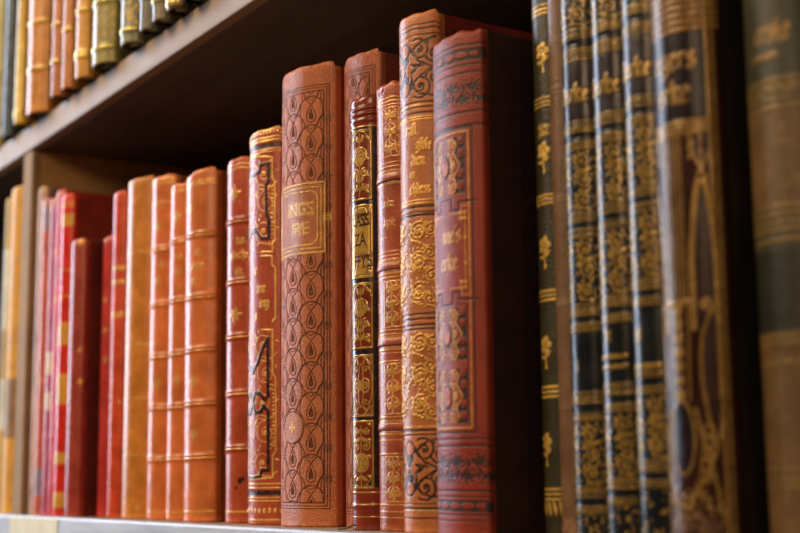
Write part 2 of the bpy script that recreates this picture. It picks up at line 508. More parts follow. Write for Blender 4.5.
# ---------- the brown cloth volumes tooled with overlapping scales
def scales(P, Lb, rx, step, v0, vb, vt, uc, lw=.45):
    k = 0; v = v0 + step * 2
    rows = []
    while v > vb - step * 2:
        rows += [(v, (-3 * uc, -uc, uc, 3 * uc)), (v - step / 2, (-2 * uc, 0, 2 * uc))]; v -= step
    f = step / 14.4
    for cv, us in rows:
        for cu in us:
            if abs(cu) - rx > Lb + 1: continue
            rr = 12.5 * f; ec = cv - 4 * f
            p = [(cu + rx * cos(a), ec + rr * sin(a)) for a in np.linspace(0, pi, 22)]
            P.fill(p + [(cu - rx, ec - 7 * f), (cu + rx, ec - 7 * f)], None, .10)
            P.stroke(p, lw, 'k', -.22)
            x = rx / 7.8
            for sg in (-1, 1):
                P.stroke([(cu + sg * 4.6 * x, cv + 6.2 * f), (cu + sg * 5.4 * x, cv + 3 * f), (cu + sg * 5.5 * x, cv - 2 * f), (cu + sg * 5. * x, cv - 8 * f)], lw * .8, 'k', -.15)
                P.stroke([(cu - sg * 3 * x, cv + 7.6 * f), (cu - sg * 1.2 * x, cv + 5.6 * f), (cu, cv + 4.2 * f), (cu + sg * 1.5 * x, cv + 1.5 * f), (cu + sg * 2.3 * x, cv - 1.5 * f), (cu + sg * 1.7 * x, cv - 3.8 * f), (cu, cv - 4.6 * f)], lw * .85, 'k', -.18)
            P.fill([(cu, cv + 2.8 * f), (cu + .9 * x, cv - .2 * f), (cu + 1.25 * x, cv - 1.9 * f), (cu + .8 * x, cv - 3 * f), (cu - .8 * x, cv - 3 * f), (cu - 1.25 * x, cv - 1.9 * f), (cu - .9 * x, cv - .2 * f)], 'k', -.25)
            P.stroke([(cu - 2 * x, cv + 7.7 * f), (cu, cv + 6.6 * f), (cu + 2 * x, cv + 7.7 * f)], lw * .7, 'k', -.12)
    P.rect(-P.U - 9, -Lb, 0, P.h, None, 0); P.rect(Lb, P.U + 9, 0, P.h, None, 0)
    P.rect(-P.U - 9, P.U + 9, 0, vb, None, 0); P.rect(-P.U - 9, P.U + 9, vt, P.h, None, 0)
    for d, w in ((0, .6), (1.5, .45), (2.7, .5)):
        P.frame(-Lb - d, Lb + d, vb - d, vt + d, w, 'k', -.22)


def make_b15():
    b = bk('b15', 309); P = b.canvas(.24)
    v0 = b.v(289.4); vt = b.v(92); vb = b.v(503)
    Lb = 17.6
    scales(P, Lb, 8.7, 14.2, v0 + 14.2 * 6, vb, vt, 11.1, .6)
    # little knots where the border lines cross
    for i in range(16):
        vv = v0 - 14.2 * (i - 6) - 3
        if vb < vv < vt:
            for k in (-1, 0, 1): P.ell(Lb + 1.6, vv + k * 1.0, 2., .55, 'k', -.1, w=.4, mir=True, n=12)
    # gilt title panel
    a, c = b.v(184, 322), b.v(250, 322); UL = 17.2
    P.rect(-UL - 1.5, UL + 1.5, c - 1.5, a + 1.5, None, 0)
    P.rect(-UL, UL, c, a, 's', .1)
    P.frame(-UL - 1, UL + 1, c - .9, a + .9, .8, 'g', .3)
    P.frame(-UL + 1.0, UL - 1.0, c + 1.2, a - 1.2, .5, 'g', .3)
    r = 3.2; ui = UL - 2.8; v1, v2 = c + 3.0, a - 3.0
    pts = []
    for (cu, cv, a0) in ((ui - r, v2 - r, 0), (-ui + r, v2 - r, pi / 2), (-ui + r, v1 + r, pi), (ui - r, v1 + r, 1.5 * pi)):
        pts += [(cu + r * cos(a0 + t), cv + r * sin(a0 + t)) for t in (0, .52, 1.05, 1.57)]
    P.stroke(pts + [pts[0]], .6, 'g', .3)
    for sg in (-1, 1): P.frame(sg * (UL + 2.4) - .9, sg * (UL + 2.4) + .9, c - 1, a + 1, .4, 'k', -.2)
    for k in (-1, 0, 1): P.ell(Lb + 1.6, (a + c) / 2 + k * 1.2, 2., .6, 'g', .1, w=.4, mir=True, n=12)
    u_, v_ = b.q(312.5, 213.5); P.text('INGS', u_, v_, 8.6, 'g', .86, .04, .1, right=True)
    u_, v_ = b.q(308.5, 233.5); P.text('IRE', u_, v_, 8.6, 'g', .94, .04, .1, right=True)
    # plain drop with a gilt cross on the middle of the back
    cu, cv = 0, b.v(428, 292)
    P.ell(cu, cv, 7.2, 7.4, None, .3); P.ell(cu, cv, 7.2, 7.4, 'k', -.1, w=.45)
    P.ell(cu, cv, 6.8, 7., 's', .3)
    for d in ((0, 1.7), (0, -1.7), (0, 0), (1.5, 0), (-1.5, 0)): P.ell(cu + d[0], cv + d[1], .6, .7, 'g', .4, n=10)
    P.stroke([(0, cv - 2.6), (0, cv + 2.6)], .5, 'g', .4)
    ends(P, .8, 3)
    m = leather('brown_tooled_cloth', (.58, .175, .065), ink=(.085, .026, .014), sec=(.54, .17, .062), rough=.42, mott=.22, grain=.9, gs=1300, gd=.0011, gold=(1., .62, .15), metal=.25, wear=.3)
    cm = plain('dark_red_board', (.26, .03, .02), .5)
    b.build(P, m, cm, 'thick tall brown book with a fish-scale tooled spine and a gilt-framed title reading INGS IRE', GL, cap=2.2, wave=1.3, seed=3, tilt=1.6)


def make_b16():
    b = bk('b16', 362); P = b.canvas(.26)
    scales(P, 9.6, 7.0, 12.5, b.v(92, 363), b.v(508, 347), b.v(73, 365), 8.6, .55)
    c = b.v(232, 347)
    P.ell(0, c, 5, 5, 's', .2); P.stroke([(-2, c), (2, c)], .7, 'g', .3); P.stroke([(0, c - 2), (0, c + 2)], .7, 'g', .3)
    ends(P, .7)
    m = leather('brown_cloth_recessed', (.50, .145, .065), ink=(.085, .026, .014), sec=(.55, .19, .08), rough=.42, mott=.22, grain=.9, gs=1300, gd=.0011)
    b.build(P, m, plain('red_brown_board', (.20, .04, .025), .5), 'tall brown scale-tooled book pushed back behind the slim book with the black and gold spine', GL, cap=2, wave=1.2, seed=8)


def make_b14():
    b = bk('b14', 266); P = b.canvas(.26)
    rb = lambda pts, w, ch, dh=None: P.stroke(mp(b, pts), w, ch, dh, True)
    x = 268
    blines(P, b, (128.5,), 1.2, 'g', .2, x); blines(P, b, (137.5, 140.5), .9, 'g', .2, x); blines(P, b, (145,), 2.4, 'k', -.1, x); blines(P, b, (149, 151.5), .5, 'g', .15, x)
    for i in range(-9, 10): P.ell(i * 2., b.v(133, x), .7, .75, 'g', .3, n=10)
    # black strapwork, upper and lower cartouches
    up_ = [(254, 175), (260, 172), (261, 165), (269.5, 163), (269.5, 181), (267, 184), (267.5, 214), (269.5, 218), (269.5, 238), (262, 238), (258, 232), (253, 230)]
    lo_ = [(253, 372), (258, 364), (262, 352), (268.5, 338), (268.5, 396), (265, 400), (261, 394), (256, 393), (253, 402), (256, 413), (261, 412), (264, 406), (268.5, 411), (268.5, 470), (262, 470), (260, 477), (253, 478)]
    for pth in (up_, lo_):
        rb(pth, 1.9, 'k', .25)
    inn = lambda a, c_, n, sd: P.foliage(1, 16.5, b.v(c_, 262), b.v(a, 262), 'g', .42, n, .15, True, True, sd)
    inn(160, 246, 3, 1); inn(330, 478, 5, 2)
    for pth in (up_, lo_): rb(pth, 1.9, 'k', .25)
    # gilt outer line with steps and rows of dots
    rb([(249, 158), (273, 157), (273, 178), (275.5, 181), (275.5, 240), (273, 244), (273, 252), (262, 252)], 1.0, 'g', .2)
    rb([(262, 256), (272.5, 256), (272.5, 265), (276, 268), (276, 318), (273, 322)], .9, 'g', .2)
    rb([(262, 330), (273, 330), (273, 374), (276, 378), (276, 452), (273, 456), (273, 478), (252, 480)], .9, 'g', .2)
    for y in range(186, 238, 4): P.ell(*b.q(273.2, y), .45, .5, 'g', .2, mir=True, n=8)
    for y in range(386, 448, 4): P.ell(*b.q(273.6, y), .45, .5, 'g', .2, mir=True, n=8)
    for i, (t, xr, y) in enumerate((('e', 258, 274), ('ine', 266, 292), ('ing', 269, 307), ('s', 258, 320))):
        u_, v_ = b.q(xr, y); frak(P, t, u_, v_, 3.2, 'g', .3, dh=.15)
    blines(P, b, (484, 488), .6, 'g', .1, x); blines(P, b, (493,), 2.6, 'k', -.1, x); blines(P, b, (498, 501), .6, 'g', .1, x)
    for i in range(-6, 7): P.ell(i * 3., b.v(511, x), .9, 1.3, 'g', .2, n=10)
    blines(P, b, (520,), .8, 'g', .1, x)
    ends(P)
    m = leather('russet_strapwork_cloth', (.40, .075, .03), gold=(.95, .55, .14), rough=.36, mott=.2, grain=.3)
    b.build(P, m, plain('russet_board', (.16, .03, .018), .5), 'russet book with black strapwork and thin gold lines, left of the thick scale-tooled book', GL, cap=1.6, wave=.7, seed=5)


def make_b17():
    b = bk('b17', 366); P = b.canvas(.2); U = b.La + 1
    V = lambda y: b.v(y, 366)
    for y, wd, am in ((108, .9, .5), (113.5, .9, .55), (119.5, 1.1, .35), (506, .9, .35)): P.ridge(V(y), wd, am, U)
    blk = 'k'
    P.rect(-U - 8, U + 8, V(487.5), V(126.5), 'k', -.05)
    P.band(V(126), .55, 'g', .1, U)
    Um = b.q(372.3, 300)[0]
    def panel(y1, y0, kind, n, sd):
        v0, v1 = V(y1), V(y0); f = .45
        P.frame(-Um, Um, v0, v1, f, 'g', .15)
        tri = lambda vc, sg: P.stroke([(Um - .7, vc - sg * .7), (Um - 3.6, vc - sg * .7), (Um - .7, vc - sg * 4.2), (Um - .7, vc - sg * .7)], .35, 'g', .15, mir=True)
        e = Um - .2
        if kind == 'top':
            arc_ = [(e * cos(a), v1 - 8 + 7.6 * sin(a)) for a in np.linspace(0, pi, 24)]; shape = [(e, v0 + .3)] + arc_ + [(-e, v0 + .3)]; tri(v1, 1)
        elif kind == 'bot':
            arc_ = [(e * cos(a), v0 + 8 - 7.6 * sin(a)) for a in np.linspace(0, pi, 24)]; shape = [(e, v1 - .3)] + arc_ + [(-e, v1 - .3)]; tri(v0, -1)
        else:
            vm, hv = (v0 + v1) / 2, (v1 - v0) / 2 - .3
            P.rect(-e, e, v0 + .3, v1 - .3, 's', .02)
            shape = [(e * cos(a), vm + hv * sin(a)) for a in np.linspace(0, 2 * pi, 40)]; tri(v1, 1); tri(v0, -1)
        P.fill(shape, 's', .05); P.stroke(shape + [shape[0]], .42, 'g', .15)
        vm = (v0 + v1) / 2; h_ = v1 - v0
        if kind == 'mid':
            for sg in (-1, 1):
                P.spiral(0, vm, 4.3, 0, 0.01, .3, 'g')
            P.ell(2.2, vm, 1.9, 3.0, 'g', .15, w=.6, mir=True); P.ell(2.2, vm, .9, 1.3, 'g', .15, w=.45, mir=True)
            P.ell(0, vm, 1.3, h_ * .36, 'g', .15, w=.4); P.sprig(0, vm, 2.2, 'g', .15)
            for sg in (-1, 1):
                P.spiral(2.4, vm + sg * h_ * .26, 1.6, 0, 1.2 * sg, .32, 'g', .15, mir=True); P.leaf(1.2, vm + sg * h_ * .33, 3, .5, sg * 1.2, 'g', .15, True)
        else:
            s_ = 1 if kind == 'top' else -1
            cv = vm + s_ * h_ * .14
            P.ell(.8, cv, 2.6, 3.2, 'g', .15, w=.7, mir=True); P.ell(.8, cv, 1.4, 1.8, 'g', .15, w=.6, mir=True)
            P.sprig(2.0, cv, 1.6, 'g', .15); P.sprig(-2.0, cv, 1.6, 'g', .15)
            P.spiral(2.5, vm - s_ * h_ * .12, 2.1, pi / 2, 1.5 * s_, .6, 'g', .15, mir=True)
            P.spiral(3.1, vm - s_ * h_ * .34, 1.5, pi / 2, -1.3 * s_, .55, 'g', .15, mir=True)
            P.stroke([(0, v0 + 1), (0, v1 - 2)], .4, 'g', .15)
            for t in (-.38, -.26, -.02, .32): P.leaf(.4, vm + s_ * h_ * t, 3.6, .95, s_ * .9, 'g', .15, True)
            for t in (-.42, -.18, .06, .36): P.leaf(4.7, vm + s_ * h_ * t, 2.4, .7, 2.2, 'g', .15, True)
    panel(199, 129.5, 'top', 3, 1); panel(348, 283, 'top', 3, 2); panel(416, 355, 'mid', 2, 3); panel(488, 421, 'bot', 3, 4)
    # gilt title field with notched corners
    v0, v1 = V(277.5), V(204); P.rect(-Um - .5, Um + .5, v0, v1, 'g', .1)
    r = 2.2
    k1, k2, k3 = Um - .6, Um - 1.9, Um - 2.6
    nt = [(k1, v0 + 1.2 + r), (k1, v1 - 1.2 - r), (k2, v1 - 1.6 - r), (k3, v1 - 1.2), (-k3, v1 - 1.2), (-k2, v1 - 1.6 - r), (-k1, v1 - 1.2 - r), (-k1, v0 + 1.2 + r), (-k2, v0 + 1.6 + r), (-k3, v0 + 1.2), (k3, v0 + 1.2), (k2, v0 + 1.6 + r), (k1, v0 + 1.2 + r)]
    P.stroke(nt, .42, 'k', 0)
    for sg in (-1, 1):
        for vv in (v0 + 1.5, v1 - 1.5): P.ell(sg * (Um - .8), vv, .7, .7, 'k', w=.3, n=12)
    for t, xr, y, sx in (('LASS', 368.5, 225, .56), ('ZA', 366, 245, .62), ("FFY'S", 371.6, 266.5, .54)):
        u_, v_ = b.q(xr, y); P.text(t, u_, v_, 7.6, 'k', sx, .12, .05, right=True)
    P.band(V(492.5), .5, 'g', .1, U); P.band(V(504), .4, 'g', .1, U); P.band(V(517), .4, 'g', .1, U)
    ends(P, .6, 3)
    m = leather('dark_red_glazed_leather', (.20, .030, .014), gold=(.60, .38, .085), sec=(.19, .03, .013), rough=.27, mott=.25, grain=.1, wear=.3, metal=.35)
    root = b.build(P, m, plain('black_board', (.02, .012, .01), .4), 'slim dark red book with black and gold arched panels and a gold title field', GL, cap=2.6, wave=.5, seed=6)
    # frayed end of the bookmark thread at the foot
    p0 = onplane(345, 533, -.004); cu = bpy.data.curves.new('thread', 'CURVE'); cu.dimensions = '3D'; cu.bevel_depth = .0004; cu.bevel_resolution = 2
    sp = cu.splines.new('POLY'); loc = np.array([b.X / 1000, b.rec / 1000, 0])
    pts = [(.000, .002, .0012), (-.001, -.001, .0024), (-.0025, -.0025, .0012), (-.005, -.003, .0006), (-.007, -.0045, .0006)]
    sp.points.add(len(pts) - 1)
    for q_, pt in zip(sp.points, pts): q_.co = (*pt, 1)
    to = bpy.data.objects.new('bookmark_thread', cu); COL.objects.link(to)
    dg = bpy.context.evaluated_depsgraph_get(); me = bpy.data.meshes.new_from_object(to.evaluated_get(dg)); bpy.data.objects.remove(to)
    me.materials.clear()
    link('bookmark_thread', me, plain('thread_fibre', (.12, .09, .03), .8), root)


def make_b18():
    b = bk('b18', 393); P = b.canvas(.22); U = b.La + 1
    V = lambda y: b.v(y, 393)
    for y in (177, 266, 342, 427): P.ridge(V(y), 1.7, .5, U)
    for y, w in ((97, .6), (104, .4), (100.5, .9), (162, .4), (166, .5), (170, .35), (183, .8), (251, .5), (255, .35), (259, .7), (273, .8), (277, .4), (330, .5), (334, .4), (349, .8), (353, .35), (361, .5), (417, .5), (421, .35), (434, .8), (440, .35), (454, .6), (505, .6), (512, .5), (518, .4)):
        P.band(V(y), w, 'g', .12, U)
    for y in (177, 266, 342, 427):
        P.band(V(y) - 1.5, .5, 'k', -.1, U)
        for i in range(-14, 15): P.stroke([(i * .95, V(y - 5) - .5), (i * .95, V(y - 5) + .6)], .35, 'g', .1)
    for y0, y1, sd, n in ((107, 156, 1, 3), (281, 327, 2, 3), (364, 414, 3, 3), (457, 502, 4, 3)):
        v0, v1 = V(y1), V(y0)
        P.frame(-4.3, 4.3, v0, v1, .45, 'g', .15); 
        for i in range(n):
            vc = v0 + (v1 - v0) * (i + .5) / n; sz = (v1 - v0) / n * .5
            P.sprig(0, vc, sz * 1.1, 'g', .2, rot=pi / 2)
            P.leaf(1.2, vc - sz * .2, sz * 1.1, .7, .9, 'g', .2, True); P.leaf(2.8, vc + sz * .5, sz * .9, .5, 2.2, 'g', .2, True)
            P.spiral(2.8, vc, sz * .4, 0, 1.2, .4, 'g', .2, mir=True)
        P.speckle(-3.8, 3.8, v0 + 1, v1 - 1, 60, .6, 'g', sd, .1)
    for t, xr, y in (('ole', 392.5, 206), ('ure', 393.5, 225)):
        u_, v_ = b.q(xr, y); P.text(t, u_, v_, 5.2, 'g', .75, .05, .15, right=True)
    P.band(V(237), .4, 'g', .1, 3)
    ends(P, 1., 4)
    # broken red corner at the head
    for i in range(30):
        P.ell(random.uniform(-11, -4), P.h - random.uniform(0, 5), random.uniform(.3, 1.), random.uniform(.4, 1.2), 's', random.uniform(-.5, .1), n=8)
    m = leather('rubbed_brown_calf', (.33, .075, .032), gold=(.72, .40, .10), sec=(.35, .03, .02), rough=.33, mott=.3, grain=.3, wear=.75)
    b.build(P, m, plain('brown_calf_board', (.18, .04, .02), .45), 'rubbed brown calf book with gold leaf panels, right of the slim black and gold book', GL, cap=2.2, wave=1.6, seed=9)


def filigree(P, u1, v0, v1, w, ch, dh, sd=0):
    """heavy scrolling line ornament, mirrored"""
    h = v1 - v0
    P.stroke([(u1 * 1.05, v0 + h * .02), (u1 * .5, v0 + h * .08), (u1 * .25, v0 + h * .2), (u1 * .55, v0 + h * .36), (u1 * .95, v0 + h * .5), (u1 * .5, v0 + h * .62), (u1 * .3, v0 + h * .78), (u1 * .6, v0 + h * .93), (u1 * 1.05, v0 + h)], w, ch, dh, True)
    P.spiral(u1 * .52, v0 + h * .8, u1 * .34, 2.2, -1.7, w, ch, dh, mir=True)
    P.spiral(u1 * .55, v0 + h * .2, u1 * .36, -2.2, 1.7, w, ch, dh, mir=True)
    P.spiral(u1 * .98, v0 + h * .72, u1 * .26, pi, 1.4, w, ch, dh, mir=True)
    P.spiral(u1 * .98, v0 + h * .34, u1 * .26, pi, -1.4, w, ch, dh, mir=True)
    P.leaf(0, v0 + h * .5, h * .22, w * 1.9, pi / 2, ch, dh, curl=0); P.leaf(0, v0 + h * .5, h * .22, w * 1.9, -pi / 2, ch, dh, curl=0)
    for t, a in ((.42, .4), (.58, -.4), (.12, 1.2), (.88, -1.2)): P.leaf(u1 * .2, v0 + h * t, u1 * .5, w * 1.2, a, ch, dh, True)
    P.ell(u1 * .12, v0 + h * .66, w * 1.1, w * 1.4, ch, dh, mir=True, n=10); P.ell(u1 * .12, v0 + h * .34, w * 1.1, w * 1.4, ch, dh, mir=True, n=10)
    P.ell(u1 * .8, v0 + h * .08, w * .8, w * .8, ch, dh, mir=True, n=10); P.ell(u1 * .8, v0 + h * .92, w * .8, w * .8, ch, dh, mir=True, n=10)
    P.ell(0, v0 + h * .18, u1 * .2, h * .12, ch, dh, w=w); P.ell(0, v0 + h * .82, u1 * .2, h * .12, ch, dh, w=w)


def make_b19():
    b = bk('b19', 420); P = b.canvas(.23); U = b.La + 2
    V = lambda y: b.v(y, 420)
    for y, w in ((24.5, .55), (29, .6), (35, .45)): P.band(V(y), w, 'k', -.1, U)
    filigree(P, 14.5, V(98), V(38), .95, 'k', -.12)
    for y, w in ((102, .7), (107, .6), (112.5, .9)): P.band(V(y), w, 'k', -.15, U)
    P.band(V(104.8), .5, 'g', .1, U)
    P.rect(-U, U, V(202), V(114.5), 's', .0)
    for y in (116.5, 119, 200, 203): P.band(V(y), .6, 'g', .12, U)
    for t, xr, y, xh in (('raSl', 416, 134.5, 3.2), ('gibSe', 432, 148.5, 3.1), ('dien', 424, 164.5, 3.2), ('us', 415, 178, 2.4), ('chdess', 431, 192.5, 3.0)):
        u_, v_ = b.q(xr, y); frak(P, t, u_, v_, xh, 'g', .26, .8, dh=.15)
    for y, w in ((206.5, 1.1), (212, .6), (215, 1.1), (314, .9), (319, .9), (325, .9), (329, .8)): P.band(V(y), w, 'k', -.15, U)
    def goldpanel(ya, yb, sd):
        v0, v1 = V(yb), V(ya); h = v1 - v0
        P.rect(-U, U, v0, v1, 's', 0)
        P.foliage(1.5, 8.2, v0, v1, 'g', .62, 3, .3, True, True, sd); P.foliage(8.2, 15, v0, v1, 'g', .55, 4, .3, True, True, sd + 3)
        for t in (.17, .5, .83):
            P.spiral(6.4, v0 + h * t + 1.5, 3.9, 1.2, 1.9, .75, 'g', .35, mir=True)
        P.speckle(-14, 14, v0 + 1, v1 - 1, 110, 1.0, 'g', sd, .2)
    goldpanel(219, 311, 11); goldpanel(332, 424, 17)
    for y, w in ((427, .5),): P.band(V(y), w, 'g', .1, U)
    for y, w in ((430.5, 1.), (435, .6)): P.band(V(y), w, 'k', -.15, U)
    filigree(P, 14.5, V(500), V(438), .95, 'k', -.12)
    for y, w in ((504, .5), (508.5, .9), (518.5, .7)): P.band(V(y), w, 'k', -.1, U)
    P.band(V(511), .5, 'g', .1, U)
    ends(P, .8, 3)
    m = leather('tan_gilt_cloth', (.50, .165, .05), gold=(.74, .42, .085), ink=(.014, .012, .014), sec=(.44, .15, .04), rough=.37, mott=.2, grain=.35, wear=.35, metal=.3)
    ink = plain('black_blocking', (.01, .006, .006), .6)
    hb = b.h
    rects = [(5, 6, hb - 8, hb - 7), (5, 110, hb - 8, hb - 6.6), (5, 6.4, 6, hb - 7), (9, 110, hb - 11, hb - 10.4), (9, 9.6, 9, hb - 10.4)]
    b.build(P, m, plain('dark_red_cloth_board', (.16, .02, .014), .5), 'tall tan book with black and gold scroll panels, left of the broad red book', GL, cap=1.8, wave=1.2, cov_rects=rects, cov_ink=ink, seed=4)


def make_b20():
    b = bk('b20', 455); P = b.canvas(.26); U = b.La + 3
    V = lambda y, x=460: b.v(y, x)
    def motif(y0, y1, n):
        v0, v1 = V(y1), V(y0); P.rect(-U, U, v0, v1, 'k', -.1)
        h = v1 - v0
        for i in range(-n, n + 1):
            u = i * 2 * b.La / (2 * n + 1)
            P.ell(u, (v0 + v1) / 2, 1.25, h * .3, None, .1, n=14) if i % 2 else P.fill([(u - 1.9, v0 + h * .2), (u + 1.9, v1 - h * .2), (u + 1.9, v0 + h * .2), (u - 1.9, v1 - h * .2)], None, .1)
    P.band(V(46), .8, 'k', -.1, U); P.band(V(66), .6, 'k', -.1, U); motif(50, 62, 5)
    for y, w in ((74, .9), (113, .9), (126.5, .9), (439, .6), (446, .8), (491, .8), (497, .4), (515, .6), (521, .4)): P.band(V(y), w, 'k', -.15, U)
    motif(500, 512, 5)
    def leaves(y0, y1):
        v0, v1 = V(y1), V(y0); vm = (v0 + v1) / 2; h = v1 - v0; lam = 9.5
        P.stroke([(u, vm + h * .2 * sin(u * 2 * pi / lam)) for u in np.linspace(-b.La - 1, b.La + 1, 70)], .8, 'k', -.15)
        for i in range(-5, 6):
            u = (i + .5) * lam / 2; s_ = 1 if i % 2 else -1
            P.spiral(u, vm + s_ * h * .16, h * .17, s_ * 1.5, 1.4 * s_, .7, 'k', -.15)
            for a_, l_ in ((.5, .3), (1.2, .34), (2.0, .28)): P.leaf(u + 1.4, vm - s_ * h * .08, h * l_, .95, -s_ * a_, 'k', -.15, curl=-.25 * s_)
            P.leaf(u - 1.2, vm - s_ * h * .02, h * .3, .9, -s_ * 2.2, 'k', -.15, curl=.3 * s_)
            P.ell(u + 3.2, vm + s_ * h * .36, .5, .5, 'k', -.1, n=8); P.ell(u - .4, vm - s_ * h * .38, .45, .45, 'k', -.1, n=8)
    leaves(78, 110); leaves(450, 488)
    # the tall framed panel
    ur = b.q(468.5, 250)[0]; vt, vb = V(131, 468), V(428, 468)
    P.frame(-ur - 1.6, ur + 1.6, vb - 1.6, vt + 1.6, .7, 'k', -.15)
    P.frame(-ur, ur, vb, vt, .75, 'g', .15)
    P.frame(-ur + 1.2, ur - 1.2, vb + 1.2, vt - 1.2, .35, 'k', -.1)
    def corner(ya, yb):
        v0, v1 = V(yb, 468), V(ya, 468); h = v1 - v0; ui = ur - 1.6
        P.rect(-ui, ui, v0, v1, 's', .02)
        shp = [(ui, v0 + 1), (ui, v1 - 1), (ui * .42, v1 - 1), (ui * .62, v1 - h * .16), (ui * .5, v1 - h * .3), (ui * .78, v1 - h * .5), (ui * .5, v1 - h * .7), (ui * .62, v0 + h * .16), (ui * .42, v0 + 1)]
        P.fill(shp, 'k', -.15, True); P.stroke(shp[2:], .55, 'g', .15, True)
        for t in (.14, .34, .66, .86):
            P.leaf(ui * .72, v0 + h * t, h * .12, .9, 1.3, None, .1, True); P.ell(ui * .86, v0 + h * (t + .06), .8, 1.1, None, .1, mir=True, n=10); P.spiral(ui * .8, v0 + h * t, h * .06, 0, 1.2, .5, None, .1, mir=True)
        P.ell(ui * .42, v0 + h * .5, 1.3, 1.7, 'g', .2, mir=True); P.foliage(ui * .15, ui * .55, v0 + h * .55, v1 - 1, 'g', .4, 2, .15); P.foliage(ui * .15, ui * .55, v0 + 1, v0 + h * .45, 'g', .4, 2, .15)
        P.ell(0, v0 + h * .5, 3.1, 4.6, 'k', .1); P.ell(0, v0 + h * .5, 2.3, 3.7, 'a', .3)
    corner(133, 195); corner(305, 362); corner(366, 426)
    # title cartouche, stepped corners
    v0, v1 = V(303, 468), V(197, 468)
    P.rect(-ur + .4, ur - .4, v0, v1, None, .05)
    ui = ur - .2
    for sg, ve in ((1, v1), (-1, v0)):
        P.stroke([(ui + 3, ve - sg * 1.5), (ui * .62, ve - sg * 1.5), (ui * .62, ve - sg * 4.5), (ui * .3, ve - sg * 4.5), (ui * .3, ve), (0, ve)], .7, 'k', -.15, True)
        P.stroke([(ui - .8, ve - sg * 3.2), (ui * .72, ve - sg * 3.2), (ui * .72, ve - sg * 6), (ui * .2, ve - sg * 6)], .45, 'g', .15, True)
        for du, dv in ((-.9, -.9), (.9, .9), (-.9, .9), (.9, -.9)): P.ell(ui - 2.6 + du, ve - sg * 7 + dv * 1.2, .85, .95, 'g', .2, mir=True, n=10)
    P.stroke([(ui - 1.6, v0 + 9), (ui - 1.6, v1 - 9)], .4, 'g', .15, True)
    for t in (.38, .62): P.ell(ui - 1.6, v0 + (v1 - v0) * t, .7, .9, 'g', .2, mir=True, n=8)
    u_, v_ = b.q(460, 241.5); frak(P, "ine's", u_, v_, 4.2, 'g', .28, .9, dh=.15)
    u_, v_ = b.q(456.5, 269.5); frak(P, 'erke', u_, v_, 4.2, 'g', .28, .9, dh=.15)
    ends(P, .5, 2.5)
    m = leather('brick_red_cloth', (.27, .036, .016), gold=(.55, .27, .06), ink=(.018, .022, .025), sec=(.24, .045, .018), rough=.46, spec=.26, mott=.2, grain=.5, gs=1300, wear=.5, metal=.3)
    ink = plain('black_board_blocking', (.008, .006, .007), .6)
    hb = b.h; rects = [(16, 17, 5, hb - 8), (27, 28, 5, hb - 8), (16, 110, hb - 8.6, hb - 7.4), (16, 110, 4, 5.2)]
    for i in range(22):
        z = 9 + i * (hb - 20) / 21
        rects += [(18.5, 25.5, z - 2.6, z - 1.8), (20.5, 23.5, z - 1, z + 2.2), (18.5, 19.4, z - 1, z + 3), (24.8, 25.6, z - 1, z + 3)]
    b.build(P, m, plain('shade_darkened_red_board', (.028, .006, .005), .6), 'broad brick red book with dark ornament bands, its right cover coloured dark for deep shadow', GL, cap=2.4, wave=1.6, cov_rects=rects, cov_ink=ink, seed=12)  # board colour darkened to carry the shade on the right cover


# ---------- banded leather volumes to the left
def banded(k, xm, ybands, base, label, titles=(), stars=(), res=.4, goldtop=(), seed=0, dots=(), glines=True, sec=(.3, .05, .03), rough=.3, cap=1.8, wave=1.2, gold=(.85, .48, .12), board=None, secbands=(), mott=.3):
    b = bk(k, xm); P = b.canvas(res); U = b.La + 1
    for y0, y1 in secbands: P.rect(-U, U, b.v(y1), b.v(y0), 's', .05)
    for y in ybands:
        P.ridge(b.v(y), 1.5, 1.0, U)
        if glines:
            P.band(b.v(y), 1.0, 'g', 0, U)
            P.H += 0
    for y in goldtop: P.band(b.v(y), 1.1, 'g', .1, U)
    for x, y, sz in stars: P.sprig(*b.q(x, y), sz, 'g', .15)
    for t, xr, y, xh in titles:
        u_, v_ = b.q(xr, y); frak(P, t, u_, v_, xh, 'g', .32, dh=.15)
    for x, y, r in dots: P.ell(*b.q(x, y), r, r * 1.2, 'k', -.1, n=12)
    ends(P, .9, 4)
    m = leather(k + '_leather', base, gold=gold, sec=sec, rough=rough, mott=mott, grain=.3, gs=800, wear=.7)
    b.build(P, m, plain(k + '_board', board or mul(base, .4), .45), label, GL, cap=cap, wave=wave, seed=seed)


